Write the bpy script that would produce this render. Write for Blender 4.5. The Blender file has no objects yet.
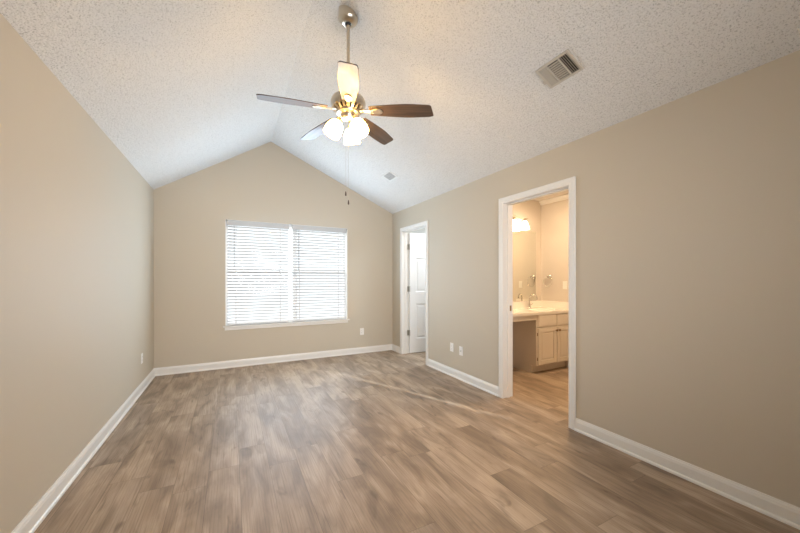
import bpy, bmesh, math, random
from mathutils import Vector, Matrix
random.seed(7)
S = bpy.context.scene
COL = S.collection
R = math.radians

# ------------------------------------------------------------------ camera
F_PX, YAW, HOR, CAM_Z = 326.82, 0.477, 279.05, 1.2703
cam_d = bpy.data.cameras.new('camera')
cam_d.sensor_width = 36.0
cam_d.lens = 36.0 * F_PX / 800.0
cam_d.shift_y = (HOR - 266.5) / 800.0
cam_d.clip_start = 0.02
cam = bpy.data.objects.new('camera', cam_d)
COL.objects.link(cam)
cam.location = (0, 0, CAM_Z)
cam.rotation_euler = (R(90), 0, -YAW)
S.camera = cam

# ------------------------------------------------------------------ world, sun, exposure
W = bpy.data.worlds.new('world')
S.world = W
W.use_nodes = True
wt = W.node_tree
wb = wt.nodes['Background']
wb.inputs[0].default_value = (0.94, 0.975, 1.0, 1)
wb.inputs[1].default_value = 1.9
# pale overcast-bright sky above, duller ground below the horizon
wg = wt.nodes.new('ShaderNodeTexCoord')
wsx = wt.nodes.new('ShaderNodeSeparateXYZ')
wr = wt.nodes.new('ShaderNodeValToRGB')
wt.links.new(wg.outputs['Generated'], wsx.inputs[0])
wma = wt.nodes.new('ShaderNodeMapRange')
wma.inputs[1].default_value = -1.0
wt.links.new(wsx.outputs[2], wma.inputs[0])
wt.links.new(wma.outputs[0], wr.inputs[0])
we = wr.color_ramp.elements
we[0].position, we[0].color = 0.36, (0.15, 0.145, 0.13, 1)
we[1].position, we[1].color = 0.44, (0.94, 0.975, 1.0, 1)
wt.links.new(wr.outputs[0], wb.inputs[0])

SUN_DIR = Vector((0.414, -0.910, -math.tan(R(30.5)))).normalized()
sd = bpy.data.lights.new('sun', 'SUN')
sd.energy = 6.0
sd.angle = R(1.2)
sd.color = (1.0, 0.98, 0.94)
so = bpy.data.objects.new('sun', sd)
COL.objects.link(so)
so.location = (-2, 9, 6)
so.rotation_euler = SUN_DIR.to_track_quat('-Z', 'Y').to_euler()

FAN_LAMP = 39.0
BATH_LAMP = 11.0
YR_L = -0.90
def area(name, loc, rot, sx, sy, watts, col):
    l = bpy.data.lights.new(name, 'AREA')
    l.shape = 'RECTANGLE'
    l.size, l.size_y = sx, sy
    l.energy = watts
    l.color = col
    o = bpy.data.objects.new(name, l)
    COL.objects.link(o)
    o.location = loc
    o.rotation_euler = rot
    return o
# strips added inside the blinds to boost the window's daylight; unseen fills follow
for k in range(5):                   # added strips, one set leaning up to brighten the ceiling
    area('window_fill', (0.83, 5.215, 0.74 + k * 0.29), (R(-118), 0, 0), 1.70, 0.16, 5.9, (0.45, 0.71, 1.0))
    area('window_fill', (0.83, 5.210, 0.74 + k * 0.29), (R(-90), 0, 0), 1.70, 0.12, 5.2, (0.86, 0.94, 1.0))
rd = area('rear_fill', (0.9, YR_L, 1.5), (R(90), 0, 0), 1.8, 1.5, 42.0, (0.93, 0.93, 0.95))  # unseen fill added behind the camera to brighten the back wall
rd.data.spread = R(85)
area('bathroom_fill', (3.55, 2.50, 2.46), (0, 0, 0), 0.35, 0.35, 38.0, (1.0, 0.71, 0.43))  # unseen fill added to brighten the vanity and bathroom floor
area('closet_fill', (3.40, 4.30, 2.40), (0, 0, 0), 0.3, 0.3, 28.0, (0.84, 0.93, 1.0))  # unseen fill added to brighten the open closet door
S.view_settings.view_transform = 'Standard'
S.view_settings.look = 'None'
S.view_settings.exposure = 0.0
S.view_settings.gamma = 1.0
S.view_settings.use_curve_mapping = False
S.cycles.use_denoising = True
S.cycles.max_bounces = 16
S.cycles.diffuse_bounces = 8
S.cycles.glossy_bounces = 6
S.cycles.transmission_bounces = 8
S.cycles.transparent_max_bounces = 16
S.cycles.sample_clamp_indirect = 6.0
S.cycles.caustics_reflective = False
S.cycles.caustics_refractive = False

# ------------------------------------------------------------------ materials
def mat(name, col, rough=0.5, metal=0.0, spec=0.5, coat=0.0):
    m = bpy.data.materials.new(name)
    m.use_nodes = True
    b = m.node_tree.nodes['Principled BSDF']
    b.inputs['Base Color'].default_value = (*col, 1)
    b.inputs['Roughness'].default_value = rough
    b.inputs['Metallic'].default_value = metal
    b.inputs['Specular IOR Level'].default_value = spec
    b.inputs['Coat Weight'].default_value = coat
    return m

class NT:
    """small helper to write node graphs"""
    def __init__(self, m):
        self.t = m.node_tree
        self.b = self.t.nodes['Principled BSDF']
    def n(self, typ, ins=None, **kw):
        x = self.t.nodes.new(typ)
        for k, v in kw.items():
            setattr(x, k, v)
        for k, v in (ins or {}).items():
            self.set(x.inputs[k], v)
        return x
    def set(self, sock, v):
        if isinstance(v, bpy.types.NodeSocket):
            self.t.links.new(v, sock)
        else:
            sock.default_value = v
    def math(self, op, a, b=0.0, c=0.0, clamp=False):
        x = self.n('ShaderNodeMath', {0: a, 1: b, 2: c}, operation=op)
        x.use_clamp = clamp
        return x.outputs[0]
    def ramp(self, fac, stops):
        x = self.n('ShaderNodeValToRGB', {0: fac})
        e = x.color_ramp.elements
        while len(e) < len(stops):
            e.new(0.5)
        for el, (p, c) in zip(e, stops):
            el.position = p
            el.color = (*c, 1)
        return x.outputs[0]
    def mix(self, fac, a, b, blend='MIX'):
        x = self.n('ShaderNodeMix', data_type='RGBA', blend_type=blend)
        self.set(x.inputs[0], fac)
        self.set(x.inputs[6], a)
        self.set(x.inputs[7], b)
        return x.outputs[2]
    def pos(self):
        return self.n('ShaderNodeNewGeometry').outputs['Position']

def paint(name, col, rough=0.60, bump=0.06, spec=0.18):
    """rolled wall paint with a faint orange-peel surface"""
    m = mat(name, col, rough, spec=spec)
    t = NT(m)
    p = t.pos()
    nz = t.n('ShaderNodeTexNoise', {'Vector': p, 'Scale': 180.0, 'Detail': 2.0})
    n2 = t.n('ShaderNodeTexNoise', {'Vector': p, 'Scale': 2.2, 'Detail': 2.0})
    c = t.mix(t.math('MULTIPLY', n2.outputs[0], 0.10), (*col, 1), (*[v * 0.9 for v in col], 1))
    t.set(t.b.inputs['Base Color'], c)
    bp = t.n('ShaderNodeBump', {'Height': nz.outputs[0], 'Strength': bump, 'Distance': 0.002})
    t.set(t.b.inputs['Normal'], bp.outputs[0])
    return m

M = {}
M['wall'] = paint('greige_wall_paint', (0.565, 0.506, 0.412))
M['bath_wall'] = paint('bathroom_wall_paint', (0.66, 0.61, 0.55))
M['closet_wall'] = paint('closet_wall_paint', (0.66, 0.65, 0.62))
M['trim'] = paint('white_trim_paint', (0.80, 0.785, 0.75), rough=0.3, bump=0.01, spec=0.5)
M['door'] = paint('white_door_paint', (0.82, 0.82, 0.82), rough=0.35, bump=0.02, spec=0.5)
M['cabinet'] = paint('cabinet_paint', (0.72, 0.66, 0.58), rough=0.35, bump=0.01, spec=0.5)
M['plastic'] = mat('white_plastic', (0.85, 0.84, 0.81), 0.35)
M['slot'] = mat('dark_slot', (0.05, 0.045, 0.04), 0.6)
M['nickel'] = mat('brushed_nickel', (0.62, 0.55, 0.45), 0.28, 1.0)
M['satin'] = mat('satin_steel', (0.50, 0.48, 0.44), 0.38, 1.0)
M['chrome'] = mat('chrome', (0.75, 0.74, 0.72), 0.12, 1.0)
M['bronze'] = mat('aged_bronze', (0.30, 0.20, 0.11), 0.35, 1.0)
M['black'] = mat('black_rubber', (0.02, 0.02, 0.02), 0.5)
M['valance'] = mat('valance_vinyl', (0.50, 0.50, 0.49), 0.45)
M['wand'] = mat('grey_acrylic_wand', (0.42, 0.43, 0.45), 0.3)
M['vinyl'] = mat('white_vinyl', (0.86, 0.87, 0.87), 0.4)
M['marble'] = mat('cultured_marble', (0.86, 0.82, 0.76), 0.15, coat=0.3)
M['vent_metal'] = mat('ivory_vent_enamel', (0.56, 0.51, 0.43), 0.4)
M['duct'] = mat('dark_duct', (0.06, 0.055, 0.05), 0.8)
M['grey_duct'] = mat('galvanised_duct', (0.35, 0.34, 0.33), 0.7)
M['pendant'] = mat('brown_pendant', (0.07, 0.035, 0.02), 0.35)
M['cord'] = mat('white_cord', (0.8, 0.8, 0.8), 0.7)
M['mirror'] = mat('mirror_silver', (0.90, 0.91, 0.86), 0.01, 1.0)

def popcorn():
    m = mat('popcorn_ceiling', (0.80, 0.785, 0.755), 0.9, spec=0.15)
    t = NT(m)
    p = t.pos()
    v = t.n('ShaderNodeTexVoronoi', {'Vector': p, 'Scale': 85.0, 'Randomness': 1.0}, feature='SMOOTH_F1')
    nz = t.n('ShaderNodeTexNoise', {'Vector': p, 'Scale': 120.0, 'Detail': 3.0, 'Roughness': 0.6})
    nl = t.n('ShaderNodeTexNoise', {'Vector': p, 'Scale': 34.0, 'Detail': 2.0})
    h = t.math('ADD', t.math('MULTIPLY', v.outputs[0], -1.0), t.math('MULTIPLY', nz.outputs[0], 1.2))
    h = t.math('ADD', h, t.math('MULTIPLY', nl.outputs[0], 0.7))
    pit = t.ramp(nz.outputs[0], [(0.32, (0.50, 0.487, 0.455)), (0.47, (0.79, 0.775, 0.745))])
    t.set(t.b.inputs['Base Color'], pit)
    bp = t.n('ShaderNodeBump', {'Height': h, 'Strength': 0.52, 'Distance': 0.011})
    t.set(t.b.inputs['Normal'], bp.outputs[0])
    return m
M['ceiling'] = popcorn()
M['flat_ceiling'] = paint('flat_ceiling_paint', (0.72, 0.66, 0.58), rough=0.8, spec=0.2)

def plank_floor():
    m = mat('oak_vinyl_planks', (0.4, 0.3, 0.22), 0.42, spec=0.35)
    t = NT(m)
    sep = t.n('ShaderNodeSeparateXYZ', {0: t.pos()})
    x, y = sep.outputs[0], sep.outputs[1]
    PW, PL = 0.180, 1.22
    xs = t.math('DIVIDE', t.math('ADD', x, 10.03), PW)
    row = t.math('FLOOR', xs)
    rr = t.n('ShaderNodeTexWhiteNoise', {'W': row}, noise_dimensions='1D').outputs[0]
    ys = t.math('DIVIDE', t.math('ADD', t.math('ADD', y, 20.0), t.math('MULTIPLY', rr, 7.7)), PL)
    colm = t.math('FLOOR', ys)
    pid = t.math('ADD', t.math('MULTIPLY', row, 17.13), t.math('MULTIPLY', colm, 3.71))
    wn = t.n('ShaderNodeTexWhiteNoise', {'W': pid}, noise_dimensions='1D')
    pr = wn.outputs[0]
    pc = t.n('ShaderNodeSeparateColor', {0: wn.outputs[1]})
    # per-plank texture offset
    ox = t.math('MULTIPLY', pc.outputs[0], 40.0)
    oy = t.math('MULTIPLY', pc.outputs[1], 40.0)
    def vec(sx, sy):
        a = t.math('ADD', t.math('MULTIPLY', x, sx), ox)
        b = t.math('ADD', t.math('MULTIPLY', y, sy), oy)
        return t.n('ShaderNodeCombineXYZ', {0: a, 1: b, 2: pr}).outputs[0]
    broad = t.n('ShaderNodeTexNoise', {'Vector': vec(9.0, 2.3), 'Scale': 1.0, 'Detail': 3.0, 'Distortion': 0.6}).outputs[0]
    fine = t.n('ShaderNodeTexNoise', {'Vector': vec(120.0, 3.0), 'Scale': 1.0, 'Detail': 4.0, 'Roughness': 0.65, 'Distortion': 0.3}).outputs[0]
    knot = t.n('ShaderNodeTexNoise', {'Vector': vec(11.0, 3.2), 'Scale': 1.0, 'Detail': 2.0, 'Distortion': 1.2}).outputs[0]
    wv = t.n('ShaderNodeTexWave', {'Vector': vec(9.0, 0.9), 'Scale': 2.2, 'Distortion': 7.0, 'Detail': 2.0, 'Detail Scale': 0.8},
             wave_type='BANDS', bands_direction='X').outputs[1]
    base = t.ramp(pr, [(0.0, (0.285, 0.210, 0.149)), (0.35, (0.368, 0.277, 0.199)),
                       (0.7, (0.435, 0.333, 0.243)), (1.0, (0.325, 0.252, 0.193))])
    dark = (0.165, 0.122, 0.088, 1)
    light = (0.54, 0.43, 0.33, 1)
    c = t.mix(t.n('ShaderNodeMapRange', {0: broad, 1: 0.47, 2: 0.68, 3: 0.0, 4: 0.70}).outputs[0], base, dark)
    c = t.mix(t.n('ShaderNodeMapRange', {0: broad, 1: 0.47, 2: 0.28, 3: 0.0, 4: 0.60}).outputs[0], c, light)
    c = t.mix(t.n('ShaderNodeMapRange', {0: fine, 1: 0.50, 2: 0.72, 3: 0.0, 4: 0.55}).outputs[0], c, dark)
    c = t.mix(t.n('ShaderNodeMapRange', {0: wv, 1: 0.72, 2: 1.0, 3: 0.0, 4: 0.20}).outputs[0], c, dark)
    c = t.mix(t.n('ShaderNodeMapRange', {0: knot, 1: 0.62, 2: 0.76, 3: 0.0, 4: 0.65}).outputs[0], c, (0.12, 0.085, 0.06, 1))
    # seams
    fx = t.math('FRACT', xs)
    ex = t.math('MULTIPLY', t.math('MINIMUM', fx, t.math('SUBTRACT', 1.0, fx)), PW)
    fy = t.math('FRACT', ys)
    ey = t.math('MULTIPLY', t.math('MINIMUM', fy, t.math('SUBTRACT', 1.0, fy)), PL)
    e = t.math('MINIMUM', ex, ey)
    seam = t.n('ShaderNodeMapRange', {0: e, 1: 0.0004, 2: 0.0016, 3: 0.65, 4: 0.0}).outputs[0]
    c = t.mix(seam, c, (0.10, 0.07, 0.05, 1))
    t.set(t.b.inputs['Base Color'], c)
    rg = t.n('ShaderNodeMapRange', {0: fine, 1: 0.3, 2: 0.7, 3: 0.42, 4: 0.55}).outputs[0]
    t.set(t.b.inputs['Roughness'], rg)
    hh = t.math('SUBTRACT', t.math('MULTIPLY', fine, 0.25), seam)
    bp = t.n('ShaderNodeBump', {'Height': hh, 'Strength': 0.12, 'Distance': 0.002})
    t.set(t.b.inputs['Normal'], bp.outputs[0])
    return m
M['floor'] = plank_floor()

def blade_wood():
    m = mat('walnut_blade', (0.1, 0.05, 0.03), 0.32, spec=0.5, coat=0.15)
    t = NT(m)
    tc = t.n('ShaderNodeTexCoord').outputs['Object']
    mp = t.n('ShaderNodeMapping', {'Vector': tc, 'Scale': (3.0, 45.0, 10.0)}).outputs[0]
    nz = t.n('ShaderNodeTexNoise', {'Vector': mp, 'Scale': 1.0, 'Detail': 4.0, 'Distortion': 0.5}).outputs[0]
    t.set(t.b.inputs['Base Color'], t.ramp(nz, [(0.3, (0.045, 0.029, 0.020)), (0.7, (0.115, 0.070, 0.045))]))
    return m
M['blade'] = blade_wood()

def slat_mat():
    m = bpy.data.materials.new('white_faux_wood_slat')
    m.use_nodes = True
    t = m.node_tree
    out = t.nodes['Material Output']
    b = t.nodes['Principled BSDF']
    b.inputs['Base Color'].default_value = (0.72, 0.73, 0.74, 1)
    b.inputs['Roughness'].default_value = 0.4
    tr = t.nodes.new('ShaderNodeBsdfTranslucent')
    tr.inputs[0].default_value = (0.88, 0.90, 0.92, 1)
    mx = t.nodes.new('ShaderNodeMixShader')
    mx.inputs[0].default_value = 0.10
    t.links.new(b.outputs[0], mx.inputs[1])
    t.links.new(tr.outputs[0], mx.inputs[2])
    t.links.new(mx.outputs[0], out.inputs[0])
    return m
M['slat'] = slat_mat()

def see_through(name, col, gloss, dens=0.25):
    m = bpy.data.materials.new(name)
    m.use_nodes = True
    t = m.node_tree
    out = t.nodes['Material Output']
    t.nodes.remove(t.nodes['Principled BSDF'])
    tr = t.nodes.new('ShaderNodeBsdfTransparent')
    tr.inputs[0].default_value = (*col, 1)
    if gloss == 'glass':
        g = t.nodes.new('ShaderNodeBsdfGlossy')
        g.inputs['Roughness'].default_value = 0.02
        fr = t.nodes.new('ShaderNodeFresnel')
        fr.inputs[0].default_value = 1.45
        mul = t.nodes.new('ShaderNodeMath')
        mul.operation = 'MULTIPLY'
        mul.inputs[1].default_value = 0.9
        t.links.new(fr.outputs[0], mul.inputs[0])
        fac = mul.outputs[0]
    else:
        g = t.nodes.new('ShaderNodeBsdfDiffuse')
        g.inputs[0].default_value = (0.12, 0.12, 0.12, 1)
        fac = None
    mx = t.nodes.new('ShaderNodeMixShader')
    if fac is None:
        mx.inputs[0].default_value = dens
    else:
        t.links.new(fac, mx.inputs[0])
    t.links.new(tr.outputs[0], mx.inputs[1])
    t.links.new(g.outputs[0], mx.inputs[2])
    t.links.new(mx.outputs[0], out.inputs[0])
    return m
M['glass'] = see_through('window_glass', (0.96, 0.98, 0.98), 'glass')
M['screen'] = see_through('upper_dimming_mesh', (1, 1, 1), 'screen', 0.06)  # upper mesh added to dim the light through the upper sashes
M['screen2'] = see_through('lower_insect_screen_mesh', (1, 1, 1), 'screen', 0.22)

def lamp_mat(name, col, strength):
    m = mat(name, (0.9, 0.88, 0.84), 0.3)
    b = m.node_tree.nodes['Principled BSDF']
    b.inputs['Emission Color'].default_value = (*col, 1)
    b.inputs['Emission Strength'].default_value = strength
    return m
M['fan_shade'] = lamp_mat('lit_frosted_fan_glass', (1.0, 0.59, 0.17), FAN_LAMP)
M['bath_shade'] = lamp_mat('lit_frosted_vanity_glass', (1.0, 0.80, 0.56), BATH_LAMP)

# ------------------------------------------------------------------ mesh helpers
def box(bm, x0, x1, y0, y1, z0, z1):
    v = [bm.verts.new((x, y, z)) for x in (x0, x1) for y in (y0, y1) for z in (z0, z1)]
    for f in ((0, 1, 3, 2), (4, 6, 7, 5), (0, 4, 5, 1), (2, 3, 7, 6), (0, 2, 6, 4), (1, 5, 7, 3)):
        bm.faces.new([v[i] for i in f])
    return v

def prism(bm, pts, d):
    """pts: closed polygon of 3D points, swept by vector d"""
    d = Vector(d)
    a = [bm.verts.new(p) for p in pts]
    b = [bm.verts.new(Vector(p) + d) for p in pts]
    n = len(pts)
    bm.faces.new(a)
    bm.faces.new(b[::-1])
    for i in range(n):
        bm.faces.new((a[i], b[i], b[(i + 1) % n], a[(i + 1) % n]))
    return a + b

def lathe(bm, prof, c=(0, 0, 0), seg=32, mtx=None, close=True):
    """prof: list of (r, z) revolved about z, optionally transformed by mtx"""
    rings = []
    allv = []
    for r, z in prof:
        if r < 1e-6:
            ring = [bm.verts.new((0, 0, z))]
        else:
            ring = [bm.verts.new((r * math.cos(2 * math.pi * k / seg), r * math.sin(2 * math.pi * k / seg), z)) for k in range(seg)]
        rings.append(ring)
        allv += ring
    for a, b in zip(rings, rings[1:]):
        for k in range(seg):
            k2 = (k + 1) % seg
            if len(a) == 1 and len(b) == 1:
                continue
            if len(a) == 1:
                bm.faces.new((a[0], b[k], b[k2]))
            elif len(b) == 1:
                bm.faces.new((a[k], a[k2], b[0]))
            else:
                bm.faces.new((a[k], a[k2], b[k2], b[k]))
    if close:
        for ring in (rings[0], rings[-1]):
            if len(ring) > 1:
                bm.faces.new(ring)
    m = Matrix.Translation(c) @ (mtx if mtx is not None else Matrix())
    for v in allv:
        v.co = m @ v.co
    return allv

def tube(bm, pts, r, seg=12, closed=False):
    pts = [Vector(p) for p in pts]
    n = len(pts)
    rs = r if isinstance(r, (list, tuple)) else [r] * n
    rings = []
    up = None
    for i, p in enumerate(pts):
        if closed:
            t = pts[(i + 1) % n] - pts[i - 1]
        else:
            t = pts[min(i + 1, n - 1)] - pts[max(i - 1, 0)]
        t.normalize()
        if up is None:
            up = t.orthogonal().normalized()
        else:
            up = (up - t * up.dot(t)).normalized()
        s = t.cross(up)
        rings.append([bm.verts.new(p + (up * math.cos(2 * math.pi * k / seg) + s * math.sin(2 * math.pi * k / seg)) * rs[i]) for k in range(seg)])
    m = n if closed else n - 1
    for i in range(m):
        a, b = rings[i], rings[(i + 1) % n]
        for k in range(seg):
            bm.faces.new((a[k], a[(k + 1) % seg], b[(k + 1) % seg], b[k]))
    if not closed:
        bm.faces.new(rings[0][::-1])
        bm.faces.new(rings[-1])
    return [v for q in rings for v in q]

def NEW():
    return bmesh.new()

def obj(name, bm, m, parent=None, bevel=0.0, smooth=False, loc=None, rot=None, seg=2):
    bmesh.ops.recalc_face_normals(bm, faces=bm.faces)
    me = bpy.data.meshes.new(name)
    bm.to_mesh(me)
    bm.free()
    for mm in (m if isinstance(m, (list, tuple)) else [m]):
        me.materials.append(mm)
    if smooth:
        for p in me.polygons:
            p.use_smooth = True
    o = bpy.data.objects.new(name, me)
    COL.objects.link(o)
    if parent is not None:
        o.parent = parent
    if loc is not None:
        o.location = loc
    if rot is not None:
        o.rotation_euler = rot
    if bevel:
        b = o.modifiers.new('bevel', 'BEVEL')
        b.width = bevel
        b.segments = seg
        b.limit_method = 'ANGLE'
        b.angle_limit = R(40)
    if smooth:
        try:
            me.set_sharp_from_angle(angle=R(38))
        except Exception:
            pass
    return o

def struct(name, bm, m, parent=None, **kw):
    o = obj(name, bm, m, parent, **kw)
    o['kind'] = 'structure'
    return o

def thing(name, label, cat, loc=(0, 0, 0), group=None, rot=None):
    o = bpy.data.objects.new(name, None)
    COL.objects.link(o)
    o.empty_display_size = 0.05
    o.location = loc
    if rot is not None:
        o.rotation_euler = rot
    o['label'] = label
    o['category'] = cat
    if group:
        o['group'] = group
    return o

def tag(o, label, cat, group=None):
    o['label'] = label
    o['category'] = cat
    if group:
        o['group'] = group
    return o

def copy_tree(o, parent=None):
    c = o.copy()
    COL.objects.link(c)
    c.parent = parent
    for ch in list(o.children):
        copy_tree(ch, c)
    return c

# ------------------------------------------------------------------ room dimensions
XL, XR, YB, YR = -0.900, 2.579, 5.2835, -0.95
H, XP, ZP = 2.44, 0.536, 3.348
WT = 0.121                          # partition thickness
XR2 = XR + WT
BX, BY, BH = 4.32, 3.54, 2.49       # bathroom side wall, back wall, ceiling
BYN = 0.95
SL_L = (ZP - H) / (XP - XL)
SL_R = (ZP - H) / (XR - XP)
def ceil_z(x):
    return H + (x - XL) * SL_L if x < XP else ZP - (x - XP) * SL_R
D1 = (4.140, 4.900)                 # closet door opening in the right wall (y)
D2 = (1.825, 2.585)                 # bathroom door opening
DH = 2.075
WX0, WX1, WZ0, WZ1 = -0.072, 1.735, 0.600, 2.120

# floor
b = NEW()
box(b, XL - 0.1, BX + 0.1, YR - 0.1, YB + 0.14, -0.08, 0.0)
struct('floor', b, M['floor'])

# ceiling : two slopes meeting at the ridge
b = NEW()
T = 0.10
y0, y1 = YR - 0.1, YB
prism(b, [(XL - 0.1, y0, H - 0.1 * SL_L), (XP, y0, ZP), (XP, y0, ZP + T), (XL - 0.1, y0, H - 0.1 * SL_L + T)], (0, y1 - y0, 0))
prism(b, [(XP, y0, ZP), (XR, y0, H), (XR, y0, H + T), (XP, y0, ZP + T)], (0, y1 - y0, 0))
bmesh.ops.remove_doubles(b, verts=b.verts, dist=1e-5)
struct('ceiling', b, M['ceiling'])

# left wall, rear wall
b = NEW()
box(b, XL - 0.1, XL, YR - 0.1, YB, 0, H)
struct('wall_left', b, M['wall'])
b = NEW()
prism(b, [(XL, YR, 0), (XR, YR, 0), (XR, YR, H), (XP, YR, ZP), (XL, YR, H)], (0, -0.1, 0))
struct('wall_rear', b, M['wall'])

# back wall : gable with the window opening
b = NEW()
WY2 = YB + 0.16
d = (0, WY2 - YB, 0)
prism(b, [(XL - 0.1, YB, 0), (WX0, YB, 0), (WX0, YB, ceil_z(WX0) + 0.1), (XL - 0.1, YB, H + 0.04)], d)
prism(b, [(WX1, YB, 0), (XR2, YB, 0), (XR2, YB, H + 0.05), (XR, YB, H + 0.1), (WX1, YB, ceil_z(WX1) + 0.1)], d)
prism(b, [(WX0, YB, 0), (WX1, YB, 0), (WX1, YB, WZ0 - 0.018), (WX0, YB, WZ0 - 0.018)], d)
prism(b, [(WX0, YB, WZ1), (WX1, YB, WZ1), (WX1, YB, ceil_z(WX1) + 0.1), (XP, YB, ZP + 0.1), (WX0, YB, ceil_z(WX0) + 0.1)], d)
struct('wall_back', b, M['wall'])

# right wall : two door openings (material slot 1 on the bathroom face is handled by a separate lining)
b = NEW()
JO = 0.019                          # jamb thickness, rough opening is wider
for a, c in ((YR - 0.1, D2[0] - JO), (D2[1] + JO, D1[0] - JO), (D1[1] + JO, YB)):
    box(b, XR, XR2, a, c, 0, H + 0.05)
for dd in (D1, D2):
    box(b, XR, XR2, dd[0] - JO, dd[1] + JO, DH + JO, H + 0.05)
struct('wall_right', b, M['wall'])

# bathroom and closet shells
b = NEW()
box(b, XR2, BX + 0.1, BY, BY + 0.1, 0, BH)
struct('wall_bathroom_back', b, M['bath_wall'])
b = NEW()
box(b, BX, BX + 0.1, BYN, BY, 0, BH)
struct('wall_bathroom_side', b, M['bath_wall'])
b = NEW()
box(b, XR2, BX + 0.1, BYN - 0.1, BYN, 0, BH)
struct('wall_bathroom_front', b, M['bath_wall'])
b = NEW()
box(b, XR2 - 0.06, BX + 0.1, BYN - 0.1, BY + 0.1, BH, BH + 0.08)
struct('ceiling_bathroom', b, M['flat_ceiling'])
b = NEW()
box(b, BX, BX + 0.1, BY + 0.1, YB, 0, BH)
struct('wall_closet_side', b, M['closet_wall'])
b = NEW()
box(b, XR2 - 0.06, BX + 0.1, BY + 0.1, YB + 0.1, BH, BH + 0.08)
struct('ceiling_closet', b, M['closet_wall'])
b = NEW()
box(b, XR2, BX + 0.1, YB, YB + 0.1, 0, BH)
struct('wall_closet_back', b, M['closet_wall'])

# bathroom crown strip along the side wall
b = NEW()
prism(b, [(BX, BYN, 2.425), (BX - 0.012, BYN, 2.425), (BX - 0.045, BYN, 2.475), (BX - 0.045, BYN, BH), (BX, BYN, BH)], (0, BY - BYN, 0))
struct('trim_1', b, M['trim'])

# baseboards with a moulded cap and a shoe
BBP = [(0, 0), (0.022, 0), (0.0215, 0.008), (0.019, 0.014), (0.014, 0.018), (0.0125, 0.019), (0.0125, 0.074), (0.0105, 0.080), (0.0095, 0.088), (0.006, 0.094), (0.0045, 0.1025), (0, 0.103)]
def baseboard(name, A, B, n):
    b = NEW()
    A = Vector((*A, 0)); B = Vector((*B, 0)); n = Vector((*n, 0))
    prism(b, [A + n * o + Vector((0, 0, z)) for o, z in BBP], B - A)
    return struct(name, b, M['trim'])
CW = 0.060
baseboard('baseboard_left', (XL, YR), (XL, YB), (1, 0))
baseboard('baseboard_back', (XL, YB), (XR, YB), (0, -1))
baseboard('baseboard_right_near', (XR, YR), (XR, D2[0] - CW), (-1, 0))
baseboard('baseboard_right_middle', (XR, D2[1] + CW), (XR, D1[0] - CW), (-1, 0))
baseboard('baseboard_right_far', (XR, D1[1] + CW), (XR, YB), (-1, 0))
baseboard('baseboard_rear', (XL, YR), (XR, YR), (0, 1))
baseboard('baseboard_bathroom', (BX, BYN), (BX, 2.95), (-1, 0))

# door casings with jambs
CP = [(0, 0), (0.0, 0.010), (0.006, 0.013), (0.020, 0.013), (0.026, 0.017), (0.052, 0.019), (0.060, 0.015), (0.060, 0)]  # (across from opening edge, out)
def casing(name, dd, strike=None):
    b = NEW()
    rv = 0.005
    a0, a1, zt = dd[0] - rv + 0.005, dd[1] + rv - 0.005, DH
    for side in (-1, 1):
        xf = XR if side < 0 else XR2
        for s, yy in ((-1, a0), (1, a1)):
            # mitred legs
            pts = []
            bot = [b.verts.new((xf + side * o, yy + s * w, 0)) for w, o in CP]
            top = [b.verts.new((xf + side * o, yy + s * w, zt + w)) for w, o in CP]
            b.faces.new(bot); b.faces.new(top[::-1])
            for i in range(len(CP)):
                j = (i + 1) % len(CP)
                b.faces.new((bot[i], top[i], top[j], bot[j]))
        lf = [b.verts.new((xf + side * o, a0 - w, zt + w)) for w, o in CP]
        rt = [b.verts.new((xf + side * o, a1 + w, zt + w)) for w, o in CP]
        b.faces.new(lf); b.faces.new(rt[::-1])
        for i in range(len(CP)):
            j = (i + 1) % len(CP)
            b.faces.new((lf[i], rt[i], rt[j], lf[j]))
    c = struct(name, b, M['trim'])
    j = NEW()
    e = 0.001
    box(j, XR - e, XR2 + e, dd[0] - JO, dd[0], 0, DH)
    box(j, XR - e, XR2 + e, dd[1], dd[1] + JO, 0, DH)
    box(j, XR - e, XR2 + e, dd[0] - JO, dd[1] + JO, DH, DH + JO)
    # stops
    s0, s1 = XR + 0.046, XR2 - 0.042
    box(j, s0, s1, dd[0], dd[0] + 0.011, 0, DH - 0.011)
    box(j, s0, s1, dd[1] - 0.011, dd[1], 0, DH - 0.011)
    box(j, s0, s1, dd[0], dd[1], DH - 0.011, DH)
    obj('door_jamb', j, M['trim'], c, bevel=0.0015)
    return c
cas_closet = casing('trim_2', D1)
cas_bath = casing('trim_3', D2)
b = NEW()
box(b, XR2 - 0.039, XR2 - 0.010, D2[1] - 0.002, D2[1] + 0.001, 0.925, 0.985)
obj('strike_plate', b, M['bronze'], cas_bath)

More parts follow.
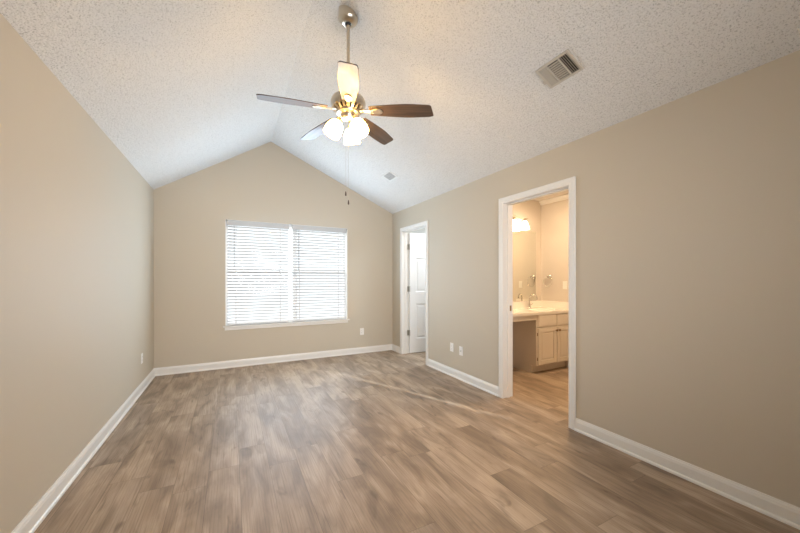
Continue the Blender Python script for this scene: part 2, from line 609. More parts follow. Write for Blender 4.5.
# closet door, swung open into the closet
LEAF_W, LEAF_H, LEAF_T = 0.755, 2.045, 0.035
door = bpy.data.objects.new('door_1', None)
COL.objects.link(door)
door['kind'] = 'structure'
door.location = (XR2 + 0.002, D1[1] - 0.006, 0.0)
door.rotation_euler = (0, 0, R(-1.0))
def panel_leaf(bm, w, z0, z1, t):
    """six-panel leaf: grid with recessed, raised-field panels on both faces. x along width, y 0..-t"""
    xs = [0, 0.115, 0.115 + (w - 0.345) / 2, 0.23 + (w - 0.345) / 2, w - 0.115, w]
    zs = [z0, z0 + 0.235, z0 + 0.835, z0 + 1.035, z0 + 1.615, z0 + 1.715, z0 + 1.915, z1]
    for face, y, sg in ((0, 0.0, 1), (1, -t, -1)):
        for i in range(5):
            for k in range(7):
                a, c, e, f = xs[i], xs[i + 1], zs[k], zs[k + 1]
                if i in (1, 3) and k in (1, 3, 5):
                    loops = []
                    for ins, dep in ((0, 0), (0.012, 0.008), (0.030, 0.008), (0.048, 0.003)):
                        loops.append([bm.verts.new(p) for p in ((a + ins, y - sg * dep, e + ins), (c - ins, y - sg * dep, e + ins), (c - ins, y - sg * dep, f - ins), (a + ins, y - sg * dep, f - ins))])
                    for l1, l2 in zip(loops, loops[1:]):
                        for q in range(4):
                            bm.faces.new((l1[q], l1[(q + 1) % 4], l2[(q + 1) % 4], l2[q]))
                    bm.faces.new(loops[-1])
                else:
                    bm.faces.new([bm.verts.new(p) for p in ((a, y, e), (c, y, e), (c, y, f), (a, y, f))])
    for p in (((0, 0, z0), (0, -t, z0), (0, -t, z1), (0, 0, z1)), ((w, 0, z0), (w, -t, z0), (w, -t, z1), (w, 0, z1)),
              ((0, 0, z0), (w, 0, z0), (w, -t, z0), (0, -t, z0)), ((0, 0, z1), (w, 0, z1), (w, -t, z1), (0, -t, z1))):
        bm.faces.new([bm.verts.new(q) for q in p])
    bmesh.ops.remove_doubles(bm, verts=bm.verts, dist=1e-5)
b = NEW()
panel_leaf(b, LEAF_W, 0.012, LEAF_H + 0.012, LEAF_T)
obj('door_leaf', b, M['door'], door)
for hz in (0.354, 1.101, 1.817):
    b = NEW()
    lathe(b, [(0.0065, -0.046), (0.0065, 0.046)], (-0.004, -0.040, hz), seg=12)
    lathe(b, [(0, 0.053), (0.005, 0.050), (0.005, 0.046)], (-0.004, -0.040, hz), seg=12)
    box(b, -0.030, -0.004, 0.0045, 0.007, hz - 0.045, hz + 0.045)
    box(b, -0.036, -0.002, -0.0035, 0.0015, hz - 0.045, hz + 0.045)
    box(b, -0.0015, 0.0, -0.038, 0.0, hz - 0.045, hz + 0.045)
    obj('hinge', b, M['satin'], door)
b = NEW()
for sg, yy in ((1, 0.0), (-1, -LEAF_T)):
    lathe(b, [(0.030, 0), (0.030, 0.005), (0.012, 0.010), (0.011, 0.030), (0.024, 0.040), (0.028, 0.052), (0.022, 0.062), (0, 0.066)],
          (LEAF_W - 0.062, yy, 0.955), seg=20, mtx=Matrix.Rotation(R(-90) * sg, 4, 'X'))
obj('door_knob', b, M['satin'], door, smooth=True)

# ------------------------------------------------------------------ window
win = bpy.data.objects.new('window_1', None)
COL.objects.link(win)
win['kind'] = 'structure'
win.location = (0, 0, 0)
XM, XU = 0.824, 0.906              # gap between the blinds, mullion between the two sash units
b = NEW()
fy0, fy1 = YB + 0.085, YB + 0.150
FW = 0.014
for a, c in ((WX0, WX0 + FW), (WX1 - FW, WX1), (XU - 0.012, XU + 0.012)):
    box(b, a, c, fy0, fy1, WZ0, WZ1)
box(b, WX0, WX1, fy0, fy1, WZ1 - FW, WZ1)
box(b, WX0, WX1, fy0, fy1, WZ0 - 0.018, WZ0 + FW)
obj('window_frame', b, M['vinyl'], win)
ZR = 1.385
for a, c in ((WX0 + FW, XU - 0.012), (XU + 0.012, WX1 - FW)):
    for lo, hi, ya, yb in ((WZ0 + FW, ZR + 0.012, fy0 + 0.006, fy0 + 0.030), (ZR - 0.012, WZ1 - FW, fy0 + 0.032, fy0 + 0.056)):
        b = NEW()
        st = 0.016
        box(b, a, a + st, ya, yb, lo, hi)
        box(b, c - st, c, ya, yb, lo, hi)
        box(b, a + st, c - st, ya, yb, lo, lo + st + 0.004)
        box(b, a + st, c - st, ya, yb, hi - st - 0.004, hi)
        sh = obj('sash', b, M['vinyl'], win)
        g = NEW()
        ym = (ya + yb) / 2
        f = [g.verts.new(p) for p in ((a + st, ym, lo + st), (c - st, ym, lo + st), (c - st, ym, hi - st), (a + st, ym, hi - st))]
        g.faces.new(f)
        obj('window_pane', g, M['glass'], sh)
    for lo, hi, mm in ((WZ0 + FW, ZR, 'screen2'), (ZR, WZ1 - FW, 'screen')):  # insect screen below, added dimming mesh above
        g = NEW()
        f = [g.verts.new(p) for p in ((a, fy0 + 0.060, lo), (c, fy0 + 0.060, lo), (c, fy0 + 0.060, hi), (a, fy0 + 0.060, hi))]
        g.faces.new(f)
        obj('sash_screen', g, M[mm], win)
b = NEW()
for a, c in ((WX0 - 0.004, WX0 + 0.006), (WX1 - 0.006, WX1 + 0.004)):
    box(b, a, c, YB + 0.001, fy0, WZ0, WZ1)
box(b, WX0, WX1, YB + 0.001, fy0, WZ1 - 0.002, WZ1 + 0.004)
obj('reveal_liner', b, M['vinyl'], win)
# stool and apron
b = NEW()
box(b, WX0 - 0.030, WX1 + 0.030, YB - 0.034, YB, WZ0 - 0.018, WZ0)
box(b, WX0, WX1, YB, fy0, WZ0 - 0.018, WZ0)
stool = struct('trim_4', b, M['trim'], bevel=0.004)
b = NEW()
box(b, WX0 - 0.010, WX1 + 0.010, YB - 0.014, YB, 0.538, WZ0 - 0.018)
obj('window_apron', b, M['trim'], stool, bevel=0.003)

# ------------------------------------------------------------------ blinds
SLAT_W, PITCH, TILT = 0.0500, 0.0440, R(21)
def make_blind(x0, x1, label):
    t = thing('window_blind', label, 'blind', ((x0 + x1) / 2, YB + 0.036, WZ1), 'horizontal blinds in the double window')
    hw = (x1 - x0) / 2
    b = NEW()
    box(b, -hw + 0.004, hw - 0.004, -0.016, 0.026, -0.048, -0.003)
    obj('headrail', b, M['valance'], t)
    b = NEW()
    # moulded valance face
    prof = [(-0.032, -0.074), (-0.029, -0.078), (-0.022, -0.078), (-0.022, -0.004), (-0.029, -0.002), (-0.033, -0.008), (-0.034, -0.016), (-0.031, -0.022), (-0.031, -0.060), (-0.034, -0.066)]
    prism(b, [(-hw, y, z) for y, z in prof], (2 * hw, 0, 0))
    obj('valance', b, M['valance'], t)
    b = NEW()
    zb = -(WZ1 - WZ0) + 0.046
    z = -0.092
    n = 0
    ca, sa = math.cos(TILT), math.sin(TILT)
    while z > zb + 0.012:
        tl = TILT
        up = []
        for k in range(7):
            u = (k / 6 - 0.5) * SLAT_W
            crown = 0.0022 * (1 - (2 * u / SLAT_W) ** 2)
            # room edge (negative y) is tilted up
            up.append((u * ca + crown * sa, -u * sa + crown * ca))
        th = 0.0026
        lowr = [(y - th * sa, zz - th * ca) for y, zz in up]
        ring = up + lowr[::-1]
        prism(b, [(-hw + 0.006, y, z + zz) for y, zz in ring], (2 * hw - 0.012, 0, 0))
        z -= PITCH
        n += 1
    obj('slat_stack', b, M['slat'], t)
    b = NEW()
    box(b, -hw + 0.006, hw - 0.006, -0.026, 0.026, zb - 0.040, zb - 0.022)
    obj('bottom_rail', b, M['slat'], t, bevel=0.004)
    for fx in (-hw + 0.115, hw - 0.130):
        b = NEW()
        for yy in (-0.0205, 0.0205):
            tube(b, [(fx, yy, -0.05), (fx, yy, zb - 0.022)], 0.0014, 6)
        box(b, fx - 0.005, fx + 0.005, -0.0212, -0.0208, zb - 0.022, -0.05)
        obj('ladder_tape', b, M['slat'], t)
    b = NEW()
    wx = -hw + 0.092
    tube(b, [(wx, -0.034, -0.079), (wx, -0.035, -0.10), (wx, -0.036, -0.70)], [0.002, 0.0045, 0.0055], 8)
    lathe(b, [(0, -0.712), (0.007, -0.708), (0.007, -0.690), (0.0045, -0.685)], (wx, -0.036, 0), seg=10)
    obj('tilt_wand', b, M['wand'], t)
    return t
make_blind(WX0 + 0.020, XM - 0.022, 'left white horizontal blind with a tilt wand, nearer the left wall')
make_blind(XM + 0.020, WX1 - 0.018, 'right white horizontal blind with a tilt wand, nearer the closet door')

# ------------------------------------------------------------------ ceiling fan
FX, FY = 0.777, 2.346
FZ = ceil_z(FX)
fan = thing('ceiling_fan', 'nickel ceiling fan with five walnut blades and three lit glass shades', 'ceiling fan', (FX, FY, FZ))
# local frame: z down from the ceiling, +x of the camera-lateral frame handled by angles
# canopy, its rim cut to the slope
b = NEW()
vs = lathe(b, [(0.0725, 0.0), (0.0725, -0.034), (0.071, -0.041), (0.063, -0.053), (0.051, -0.063), (0.038, -0.070), (0.030, -0.071), (0.024, -0.066)], seg=40)
for v in vs[:40]:
    v.co.z += -SL_R * v.co.x - 0.0015
obj('canopy', b, M['nickel'], fan, smooth=True)
b = NEW()
lathe(b, [(0, -0.046), (0.018, -0.052), (0.024, -0.062), (0.019, -0.075), (0.0125, -0.080)], seg=24)
obj('hanger_ball', b, M['black'], fan, smooth=True)
b = NEW()
tube(b, [(0, 0, -0.075), (0, 0, -0.600)], 0.0125, 20)
obj('downrod', b, M['nickel'], fan, smooth=True)
ZM = 2.585 - FZ                      # motor mid-height
b = NEW()
lathe(b, [(0.0125, 0.105), (0.026, 0.105), (0.028, 0.080), (0.024, 0.068), (0.050, 0.062), (0.090, 0.050), (0.118, 0.028), (0.130, 0.000), (0.128, -0.018), (0.116, -0.038)], (0, 0, ZM), seg=48)
motor = obj('motor_housing', b, M['nickel'], fan, smooth=True)
b = NEW()
lathe(b, [(0.096, -0.036), (0.088, -0.052), (0.070, -0.068), (0.060, -0.070)], (0, 0, ZM), seg=40)
obj('motor_core', b, M['duct'], motor, smooth=True)
b = NEW()
for k in range(20):
    a = 2 * math.pi * k / 20
    c, s = math.cos(a), math.sin(a)
    w = 0.0085
    pr = [(0.119, -0.034), (0.114, -0.050), (0.092, -0.070), (0.084, -0.070), (0.100, -0.050), (0.106, -0.034)]
    prism(b, [(r * c + w * s, r * s - w * c, ZM + z) for r, z in pr], (-2 * w * s, 2 * w * c, 0))
obj('vent_grille', b, M['nickel'], motor)
b = NEW()
lathe(b, [(0.088, -0.068), (0.090, -0.074), (0.084, -0.084), (0.060, -0.088), (0.055, -0.090), (0.055, -0.112), (0.048, -0.122), (0.030, -0.126), (0, -0.128)], (0, 0, ZM), seg=40)
obj('switch_housing', b, M['nickel'], fan, smooth=True)

ang0 = math.atan2(-FY, -FX)          # towards the camera
ZBL = 2.524 - FZ
def blade_outline():
    top, bot = [], []
    for k in range(25):
        u = k / 24
        r = 0.165 + u * 0.458
        w = 0.046 + 0.024 * math.sin(min(1.0, u * 1.25) * math.pi * 0.5) - 0.012 * max(0, u - 0.6) / 0.4
        top.append((r, w))
        bot.append((r, -w))
    # rounded root, gently slanted rounded tip
    tip = [(0.630, 0.052), (0.636, 0.044), (0.622, -0.046), (0.615, -0.054)]
    return top[:-1] + tip + bot[::-1][1:]
BLADES = [(0.0, -0.050), (72.0, -0.050), (144.0, -0.002), (216.0, -0.025), (288.0, -0.050)]
for k, (da, droop) in enumerate(BLADES):
    a = ang0 + R(da)
    b = NEW()
    o = blade_outline()
    prism(b, [(x, y, 0.0) for x, y in o], (0, 0, 0.0065))
    bl = obj('blade', b, M['blade'], fan, bevel=0.0018)
    # local x outward; pitch about x, droop about y, then heading
    rot = Matrix.Rotation(a, 4, 'Z') @ Matrix.Rotation(-math.atan2(droop, 0.6), 4, 'Y') @ Matrix.Rotation(R(-12), 4, 'X')
    bl.matrix_local = Matrix.Translation((0, 0, ZBL)) @ rot
    b = NEW()
    # iron: medallion under the blade root and an arm to the motor
    med = []
    for q in range(28):
        t_ = 2 * math.pi * q / 28
        r = 0.215 + 0.050 * math.cos(t_)
        w = 0.026 * math.sin(t_) * (1.0 + 0.25 * math.cos(t_))
        med.append((r, w, -0.0005))
    prism(b, med, (0, 0, -0.006))
    prism(b, [(0.092, -0.012, 0.004), (0.120, -0.011, 0.006), (0.175, -0.014, -0.0005), (0.175, 0.014, -0.0005), (0.120, 0.011, 0.006), (0.092, 0.012, 0.004)], (0, 0, -0.007))
    for px, py in ((0.190, 0.012), (0.190, -0.012), (0.240, 0.0)):
        lathe(b, [(0, -0.010), (0.004, -0.009), (0.005, -0.0065)], (px, py, 0), seg=10)
    obj('blade_iron', b, M['nickel'], bl, bevel=0.0015)

# light kit : three tulip shades, two towards the camera and one behind
ZK = ZM - 0.112
for k, da in enumerate((-75.0, 45.0, 165.0)):
    a = ang0 + R(da)
    c, s = math.cos(a), math.sin(a)
    tilt = R(27)
    b = NEW()
    p = []
    for q in range(9):
        u = q / 8
        rr = 0.030 + 0.042 * math.sin(u * math.pi / 2)
        zz = ZK - 0.004 + 0.010 * math.sin(u * math.pi) - 0.030 * u * u
        p.append((rr * c, rr * s, zz))
    tube(b, p, 0.0075, 12)
    ax = Vector((math.sin(tilt) * c, math.sin(tilt) * s, -math.cos(tilt)))
    base = Vector((0.068 * c, 0.068 * s, ZK - 0.028))
    rotm = Vector((0, 0, 1)).rotation_difference(ax).to_matrix().to_4x4()
    lathe(b, [(0, -0.010), (0.018, -0.008), (0.024, 0.002), (0.026, 0.018), (0.024, 0.022)], base, seg=24, mtx=rotm)
    arm = obj('light_arm', b, M['nickel'], fan, smooth=True)
    b = NEW()
    lathe(b, [(0.022, 0.014), (0.034, 0.022), (0.052, 0.044), (0.060, 0.072), (0.063, 0.100), (0.063, 0.128), (0.060, 0.128), (0.057, 0.084), (0.048, 0.048), (0.026, 0.026), (0, 0.022)], base, seg=32, mtx=rotm, close=False)
    obj('lamp_shade', b, M['fan_shade'], arm, smooth=True)
# pull chains with dark pendants
cr = Vector((math.cos(YAW), -math.sin(YAW), 0))
for off, zend in ((-0.018, 1.890), (0.002, 1.825)):
    b = NEW()
    q = cr * off + Vector((0, 0, 0))
    tube(b, [(q.x, q.y, ZM - 0.122), (q.x, q.y, zend + 0.032 - FZ)], 0.0008, 6)
    ch = obj('pull_chain', b, M['nickel'], fan)
    b = NEW()
    lathe(b, [(0, 0.036), (0.003, 0.034), (0.0055, 0.022), (0.0065, 0.008), (0.004, 0.001), (0, 0)], (q.x, q.y, zend - FZ), seg=12)
    obj('pendant', b, M['pendant'], ch, smooth=True)

# ------------------------------------------------------------------ ceiling vents on the right slope
TH = math.atan(SL_R)
def slope_frame(x, y):
    """local x runs down the slope, y along the room, z is the outward (downward) normal of the ceiling"""
    ex = Vector((math.cos(TH), 0, -math.sin(TH)))
    ez = Vector((-math.sin(TH), 0, -math.cos(TH)))
    ey = ez.cross(ex)
    m = Matrix((ex, ey, ez)).transposed().to_4x4()
    return Matrix.Translation((x, y, ceil_z(x))) @ m

v = thing('ceiling_vent', 'large ivory three-way air register on the ceiling slope, nearest the viewer', 'vent', group='ceiling air registers')
v.matrix_world = slope_frame(1.990, 1.484)
# local: x half 0.097 down-slope, y half 0.127 (ey = -world y)
b = NEW()
HX, HY = 0.092, 0.126
ix, iy = 0.074, 0.106
for a, c, e, f in ((-HX, HX, -HY, -iy), (-HX, HX, iy, HY), (-HX, -ix, -iy, iy), (ix, HX, -iy, iy)):
    prism(b, [(a, e, 0.0), (c, e, 0.0), (c, f, 0.0), (a, f, 0.0)], (0, 0, 0.010))
obj('vent_frame', b, M['vent_metal'], v, bevel=0.003)
b = NEW()
prism(b, [(-ix, -iy, 0.0003), (ix, -iy, 0.0003), (ix, iy, 0.0003), (-ix, iy, 0.0003)], (0, 0, 0.0008))
obj('duct_opening', b, M['duct'], v)
b = NEW()
sec = iy - 0.060
def louver_y(bm, y, x0, x1, lean):
    prism(bm, [(x0, y, 0.003), (x1, y, 0.003), (x1, y + lean, 0.013), (x0, y + lean, 0.013)], (0, 0.0012, 0))
def louver_x(bm, x, y0, y1, lean):
    prism(bm, [(x, y0, 0.003), (x, y1, 0.003), (x + lean, y1, 0.013), (x + lean, y0, 0.013)], (0.0012, 0, 0))
for k in range(9):                    # middle bank, louvers run along the room
    louver_x(b, -ix + 0.010 + k * 0.0165, -sec, sec, 0.006)
for k in range(4):                    # end banks
    louver_y(b, sec + 0.010 + k * 0.0135, -ix, ix, 0.010)
    louver_y(b, -sec - 0.010 - k * 0.0135, -ix, ix, -0.010)
for yy in (sec, -sec):
    prism(b, [(-ix, yy - 0.004, 0.002), (ix, yy - 0.004, 0.002), (ix, yy + 0.004, 0.002), (-ix, yy + 0.004, 0.002)], (0, 0, 0.012))
obj('louver_bank', b, M['vent_metal'], v)
b = NEW()
prism(b, [(0.010, -HY - 0.012, 0.004), (0.040, -HY - 0.012, 0.004), (0.040, -HY + 0.006, 0.004), (0.010, -HY + 0.006, 0.004)], (0, 0, 0.003))
obj('damper_lever', b, M['vent_metal'], v)

v = thing('ceiling_vent', 'small white air register on the ceiling slope above the closet door', 'vent', group='ceiling air registers')
v.matrix_world = slope_frame(1.971, 4.122)
b = NEW()
HX, HY = 0.072, 0.122
ix, iy = 0.056, 0.104
for a, c, e, f in ((-HX, HX, -HY, -iy), (-HX, HX, iy, HY), (-HX, -ix, -iy, iy), (ix, HX, -iy, iy)):
    prism(b, [(a, e, 0.0), (c, e, 0.0), (c, f, 0.0), (a, f, 0.0)], (0, 0, 0.008))
obj('vent_frame', b, M['plastic'], v, bevel=0.002)
b = NEW()
prism(b, [(-ix, -iy, 0.0003), (ix, -iy, 0.0003), (ix, iy, 0.0003), (-ix, iy, 0.0003)], (0, 0, 0.0008))
obj('duct_opening', b, M['grey_duct'], v)
b = NEW()
for k in range(9):
    prism(b, [(-ix + 0.004 + k * 0.0125, -iy, 0.003), (-ix + 0.004 + k * 0.0125, iy, 0.003), (-ix + 0.005 + k * 0.0125, iy, 0.010), (-ix + 0.005 + k * 0.0125, -iy, 0.010)], (0.0012, 0, 0))
obj('louver_bank', b, M['plastic'], v)

# ------------------------------------------------------------------ wall plates
def plate_frame(o, pos, n):
    """local x along the wall, z up, y out of the wall"""
    n = Vector(n)
    ez = Vector((0, 0, 1))
    ex = n.cross(ez)
    m = Matrix((ex, n, ez)).transposed().to_4x4()
    o.matrix_world = Matrix.Translation(pos) @ m
def plate_mesh():
    b = NEW()
    w, h = 0.035, 0.057
    prism(b, [(-w, 0, -h), (w, 0, -h), (w, 0, h), (-w, 0, h)], (0, 0.0055, 0))
    return b
def outlet(pos, n, label):
    t = thing('wall_outlet', label, 'outlet', group='wall plates')
    plate_frame(t, pos, n)
    obj('cover_plate', plate_mesh(), M['plastic'], t, bevel=0.003)
    for zc in (0.0195, -0.0195):
        b = NEW()
        pts = []
        for q in range(24):
            a = 2 * math.pi * q / 24
            pts.append((max(-0.0135, min(0.0135, 0.0172 * math.cos(a))), 0.0055, zc + 0.0142 * math.sin(a)))
        prism(b, pts, (0, 0.0012, 0))
        rc = obj('receptacle', b, M['plastic'], t)
        b = NEW()
        for sx in (-0.0063, 0.0063):
            prism(b, [(sx - 0.001, 0.0064, zc - 0.002), (sx + 0.001, 0.0064, zc - 0.002), (sx + 0.001, 0.0064, zc + 0.0065), (sx - 0.001, 0.0064, zc + 0.0065)], (0, 0.0006, 0))
        lathe(b, [(0.0024, 0), (0.0024, 0.0006)], (0, 0.0064, zc - 0.0075), seg=10, mtx=Matrix.Rotation(R(-90), 4, 'X'))
        obj('slot', b, M['slot'], rc)
    b = NEW()
    lathe(b, [(0.003, 0), (0.003, 0.001), (0, 0.0016)], (0, 0.0055, 0), seg=10, mtx=Matrix.Rotation(R(-90), 4, 'X'))
    obj('screw', b, M['plastic'], t)
    return t
outlet((XL, 4.629, 0.371), (1, 0, 0), 'white duplex outlet low on the left wall')
outlet((1.994, YB, 0.370), (0, -1, 0), 'white duplex outlet low on the window wall, right of the window')
outlet((XR, 3.502, 0.375), (-1, 0, 0), 'white duplex outlet between the doorways, the one nearer the closet door')
t = thing('cable_plate', 'white cable plate between the doorways, the one nearer the bathroom door', 'wall plate', group='wall plates')
plate_frame(t, (XR, 3.308, 0.363), (-1, 0, 0))
obj('cover_plate', plate_mesh(), M['plastic'], t, bevel=0.003)
b = NEW()
mx = Matrix.Rotation(R(-90), 4, 'X')
lathe(b, [(0.0075, 0), (0.0075, 0.003), (0.0048, 0.003), (0.0048, 0.011), (0.003, 0.011)], (0, 0.0055, 0), seg=12, mtx=mx)
obj('coax_jack', b, M['satin'], t)
for zc in (0.042, -0.042):
    b = NEW()
    lathe(b, [(0.003, 0), (0.003, 0.001), (0, 0.0016)], (0, 0.0055, zc), seg=10, mtx=mx)
    obj('screw', b, M['plastic'], t)

# ------------------------------------------------------------------ bathroom
CT = 0.830                           # countertop height
CFY = 3.015                          # counter front edge
FYC = 3.035                          # cabinet face
CX0 = 3.615                          # cabinet left side
CX1 = BX - 0.002
YW = BY - 0.001
cab = thing('vanity_cabinet', 'cream two-door vanity cabinet under the sink', 'cabinet', (CX0, YW, 0))
def C(x, y, z): return (x - CX0, y - YW, z)
def cbox(bm, x0, x1, y0, y1, z0, z1): box(bm, x0 - CX0, x1 - CX0, y0 - YW, y1 - YW, z0, z1)
b = NEW()
cbox(b, CX0, CX0 + 0.016, FYC + 0.019, YW, 0.104, 0.796)
cbox(b, CX0, CX0 + 0.016, 3.125, YW, 0.0, 0.104)
obj('side_panel', b, M['cabinet'], cab)
b = NEW()
cbox(b, CX0 + 0.016, CX1, 3.125, 3.140, 0.0, 0.104)
cbox(b, CX0 + 0.016, CX1, FYC + 0.019, YW, 0.104, 0.120)
cbox(b, CX0 - 0.002, CX0 + 0.016, 3.115, 3.125, 0.0, 0.098)
obj('toe_kick', b, M['cabinet'], cab)
XD = 4.005
b = NEW()
for a, c in ((CX0, CX0 + 0.034), (XD - 0.016, XD + 0.016), (CX1 - 0.020, CX1)):
    cbox(b, a, c, FYC, FYC + 0.019, 0.104, 0.796)
for a, c in ((CX0 + 0.034, XD - 0.016), (XD + 0.016, CX1 - 0.020)):
    cbox(b, a, c, FYC, FYC + 0.019, 0.104, 0.136)
    cbox(b, a, c, FYC, FYC + 0.019, 0.604, 0.640)
    cbox(b, a, c, FYC, FYC + 0.019, 0.772, 0.796)
obj('face_frame', b, M['cabinet'], cab, bevel=0.001)
def knob(parent, x, z):
    b = NEW()
    lathe(b, [(0.006, 0), (0.005, 0.010), (0.009, 0.014), (0.015, 0.020), (0.0155, 0.026), (0.011, 0.031), (0, 0.033)], C(x, FYC - 0.018, z), seg=18, mtx=Matrix.Rotation(R(90), 4, 'X'))
    obj('knob', b, M['bronze'], parent, smooth=True)
for a, c, kx in ((CX0 + 0.020, XD - 0.006, XD - 0.028), (XD + 0.006, CX1 - 0.012, XD + 0.030)):
    b = NEW()
    # slab drawer front with an eased, stepped edge
    cbox(b, a, c, FYC - 0.012, FYC, 0.626, 0.784)
    cbox(b, a + 0.012, c - 0.012, FYC - 0.018, FYC - 0.012, 0.638, 0.772)
    obj('drawer_front', b, M['cabinet'], cab, bevel=0.002)
    b = NEW()
    z0, z1 = 0.122, 0.612
    st = 0.056
    yf = FYC - 0.018
    cbox(b, a, a + st, yf, FYC, z0, z1)
    cbox(b, c - st, c, yf, FYC, z0, z1)
    cbox(b, a + st, c - st, yf, FYC, z0, z0 + st)
    cbox(b, a + st, c - st, yf, FYC, z1 - st, z1)
    cbox(b, a + st, c - st, FYC - 0.008, FYC, z0 + st, z1 - st)
    # raised field with a bevelled border
    l1 = [b.verts.new(C(x, FYC - 0.008, z)) for x, z in ((a + st + 0.006, z0 + st + 0.006), (c - st - 0.006, z0 + st + 0.006), (c - st - 0.006, z1 - st - 0.006), (a + st + 0.006, z1 - st - 0.006))]
    l2 = [b.verts.new(C(x, FYC - 0.015, z)) for x, z in ((a + st + 0.026, z0 + st + 0.026), (c - st - 0.026, z0 + st + 0.026), (c - st - 0.026, z1 - st - 0.026), (a + st + 0.026, z1 - st - 0.026))]
    b.faces.new(l2)
    for q in range(4):
        b.faces.new((l1[q], l1[(q + 1) % 4], l2[(q + 1) % 4], l2[q]))
    dr = obj('cabinet_door', b, M['cabinet'], cab, bevel=0.0015)
    knob(dr, kx, 0.566)
    hx = a - 0.004 if a < 3.8 else c + 0.002
    if a < 3.8:
        for hz in (0.20, 0.53):
            b = NEW()
            cbox(b, a - 0.006, a, FYC - 0.010, FYC, hz - 0.020, hz + 0.020)
            obj('door_hinge', b, M['bronze'], dr)

# knee-space apron left of the cabinet
b = NEW()
x0 = XR2 + 0.002
box(b, x0, CX0 - 0.002, FYC - 0.002, FYC + 0.018, 0.724, 0.796)
tag(obj('vanity_apron', b, M['cabinet'], bevel=0.002), 'cream apron board under the counter over the open knee space', 'apron')

# countertop with integral oval bowl, back and side splash
ctop = thing('vanity_countertop', 'cream vanity countertop with an integral oval bowl', 'countertop', (XR2, BY, CT))
SX, SY, SA, SB = 3.985, 3.250, 0.215, 0.150
b = NEW()
def ell(z, k, n=40):
    return [b.verts.new((SX - XR2 + SA * k * math.cos(2 * math.pi * q / n), SY - BY + SB * k * math.sin(2 * math.pi * q / n), z)) for q in range(n)]
X0, X1, Y0, Y1 = 0.001, BX - XR2 - 0.001, CFY - BY, -0.001
th = 0.034
# top surface around the bowl: outer rectangle ring sampled to match the ellipse
n = 40
rim = ell(0.0, 1.0)
outer = []
bx0, bx1 = SX - XR2 - 0.28, X1
for q in range(n):
    a = 2 * math.pi * q / n
    ca, sa = math.cos(a), math.sin(a)
    k = 1e9
    px, py = SX - XR2, SY - BY
    if ca > 1e-6: k = min(k, (bx1 - px) / ca)
    if ca < -1e-6: k = min(k, (bx0 - px) / ca)
    if sa > 1e-6: k = min(k, (Y1 - py) / sa)
    if sa < -1e-6: k = min(k, (Y0 - py) / sa)
    outer.append(b.verts.new((px + ca * k, py + sa * k, 0)))
for q in range(n):
    b.faces.new((outer[q], outer[(q + 1) % n], rim[(q + 1) % n], rim[q]))
for cx, cy in ((bx1, Y1), (bx0, Y1), (bx0, Y0), (bx1, Y0)):
    # corner fillers of the sampled outer ring
    near = sorted(range(n), key=lambda q: (outer[q].co.x - cx) ** 2 + (outer[q].co.y - cy) ** 2)[:2]
    i, j = sorted(near)
    if (outer[i].co - Vector((cx, cy, 0))).length > 1e-4 and (outer[j].co - Vector((cx, cy, 0))).length > 1e-4:
        b.faces.new((outer[i], b.verts.new((cx, cy, 0)), outer[j]))
box(b, X0, bx0, Y0, Y1, -th, 0)
# front, underside edges of the bowl section
box(b, bx0, bx1, Y0, Y0 + 0.012, -th, -0.0005)
obj('counter_slab', b, M['marble'], ctop)
b = NEW()
prev = ell(0.0, 1.0)
for k, z in ((0.985, -0.006), (0.95, -0.030), (0.85, -0.070), (0.65, -0.105), (0.35, -0.122), (0.12, -0.126)):
    cur = ell(z, k)
    for q in range(n):
        b.faces.new((prev[q], prev[(q + 1) % n], cur[(q + 1) % n], cur[q]))
    prev = cur
b.faces.new(prev)
obj('sink_bowl', b, M['marble'], ctop, smooth=True)
b = NEW()
box(b, X0, X1, -0.020, -0.001, 0.0, 0.105)
obj('backsplash', b, M['marble'], ctop, bevel=0.003)
b = NEW()
box(b, X1 - 0.019, X1, Y0 + 0.02, -0.020, 0.0, 0.105)
obj('sidesplash', b, M['marble'], ctop, bevel=0.003)

# faucet
fx, fy = 3.975, 3.462
fa = thing('faucet', 'chrome gooseneck faucet behind the bathroom sink', 'faucet', (fx, fy, CT))
b = NEW()
lathe(b, [(0.027, 0.0), (0.027, 0.008), (0.020, 0.016), (0.018, 0.060), (0.014, 0.070), (0.011, 0.075)], seg=24)
obj('faucet_body', b, M['chrome'], fa, smooth=True)
b = NEW()
p = [(0, 0, 0.070), (0, 0, 0.150)]
for q in range(1, 13):
    a = math.pi * q / 12 * 1.08
    p.append((0.020 * (1 - math.cos(a)), -0.052 * (1 - math.cos(a)), 0.150 + 0.056 * math.sin(a)))
tube(b, p, 0.0095, 14)
obj('spout', b, M['chrome'], fa, smooth=True)
b = NEW()
tube(b, [(0.016, 0, 0.045), (0.040, -0.004, 0.056), (0.062, -0.008, 0.074)], [0.007, 0.006, 0.0045], 10)
obj('handle', b, M['chrome'], fa, smooth=True)

# mirror
b = NEW()
box(b, XR2 + 0.03, 4.198, BY - 0.006, BY, 0.940, 2.000)
tag(obj('wall_mirror', b, M['mirror']), 'large frameless mirror above the bathroom counter', 'mirror')

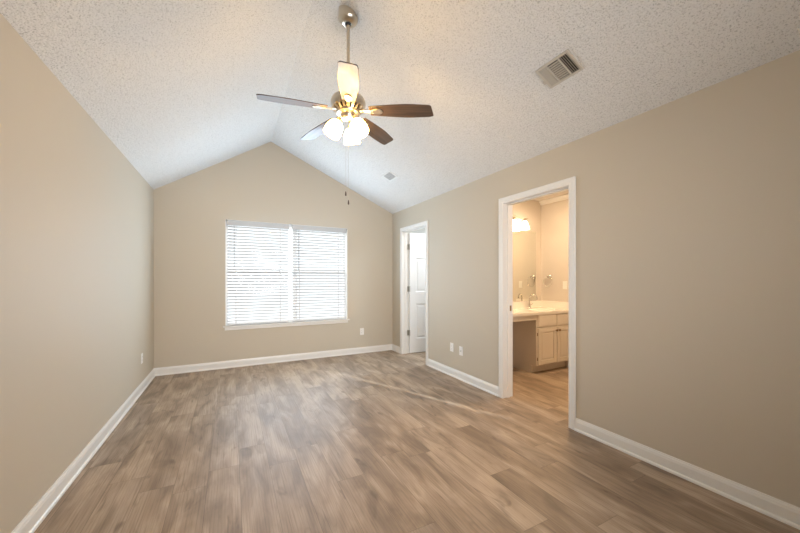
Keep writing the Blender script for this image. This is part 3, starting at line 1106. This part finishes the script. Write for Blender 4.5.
# vanity light
vx, vz = 3.640, 2.160
vl = thing('vanity_light', 'three-shade bar light glowing above the bathroom mirror', 'wall lamp', (vx, BY, vz))
b = NEW()
prism(b, [(-0.10, 0, -0.04), (0.10, 0, -0.04), (0.11, 0, 0.0), (0.10, 0, 0.04), (-0.10, 0, 0.04), (-0.11, 0, 0.0)], (0, -0.020, 0))
obj('back_plate', b, M['nickel'], vl, bevel=0.006)
b = NEW()
p = []
for q in range(33):
    u = q / 32 * 2 - 1
    p.append((u * 0.285, -0.085, 0.022 * math.cos(u * math.pi * 1.6) + 0.012))
tube(b, p, 0.0075, 10)
tube(b, [(-0.0, -0.020, 0.02), (0, -0.085, 0.034)], 0.010, 10)
obj('light_bar', b, M['nickel'], vl, smooth=True)
for dx in (-0.217, 0.0, 0.217):
    b = NEW()
    lathe(b, [(0, 0.012), (0.014, 0.010), (0.022, -0.004), (0.024, -0.026), (0.020, -0.030)], (dx, -0.095, -0.004), seg=20)
    so_ = obj('lamp_socket', b, M['nickel'], vl, smooth=True)
    b = NEW()
    lathe(b, [(0, -0.026), (0.024, -0.030), (0.038, -0.050), (0.050, -0.085), (0.062, -0.130), (0.070, -0.150), (0.067, -0.150), (0.058, -0.126), (0.046, -0.085), (0.034, -0.052), (0, -0.034)], (dx, -0.095, -0.004), seg=28, close=False)
    obj('lamp_shade', b, M['bath_shade'], so_, smooth=True)

# towel ring
tr = thing('towel_ring', 'chrome towel ring on the bathroom side wall', 'towel ring', (BX, 3.380, 1.305))
b = NEW()
lathe(b, [(0.027, 0), (0.027, 0.006), (0.018, 0.012), (0.011, 0.018), (0.011, 0.036), (0.016, 0.044), (0.016, 0.056), (0, 0.060)], seg=24, mtx=Matrix.Rotation(R(-90), 4, 'Y'))
obj('wall_post', b, M['chrome'], tr, smooth=True)
b = NEW()
rr = 0.078
tube(b, [(-0.048, rr * math.sin(2 * math.pi * q / 40), -rr + 0.004 + rr * math.cos(2 * math.pi * q / 40)) for q in range(40)], 0.0040, 10, closed=True)
obj('ring', b, M['chrome'], tr, smooth=True)

# light switch beside the towel ring
t = thing('light_switch', 'white rocker switch on the bathroom side wall beside the towel ring', 'switch')
plate_frame(t, (BX, 3.124, 1.180), (-1, 0, 0))
obj('cover_plate', plate_mesh(), M['plastic'], t, bevel=0.003)
b = NEW()
prism(b, [(-0.0165, 0.0055, -0.033), (0.0165, 0.0055, -0.033), (0.0165, 0.0055, 0.033), (-0.0165, 0.0055, 0.033)], (0, 0.0012, 0))
prism(b, [(-0.0145, 0.0067, -0.031), (0.0145, 0.0067, -0.031), (0.0145, 0.0100, 0.031), (-0.0145, 0.0100, 0.031)], (0, 0.0008, 0))
obj('rocker', b, M['plastic'], t)
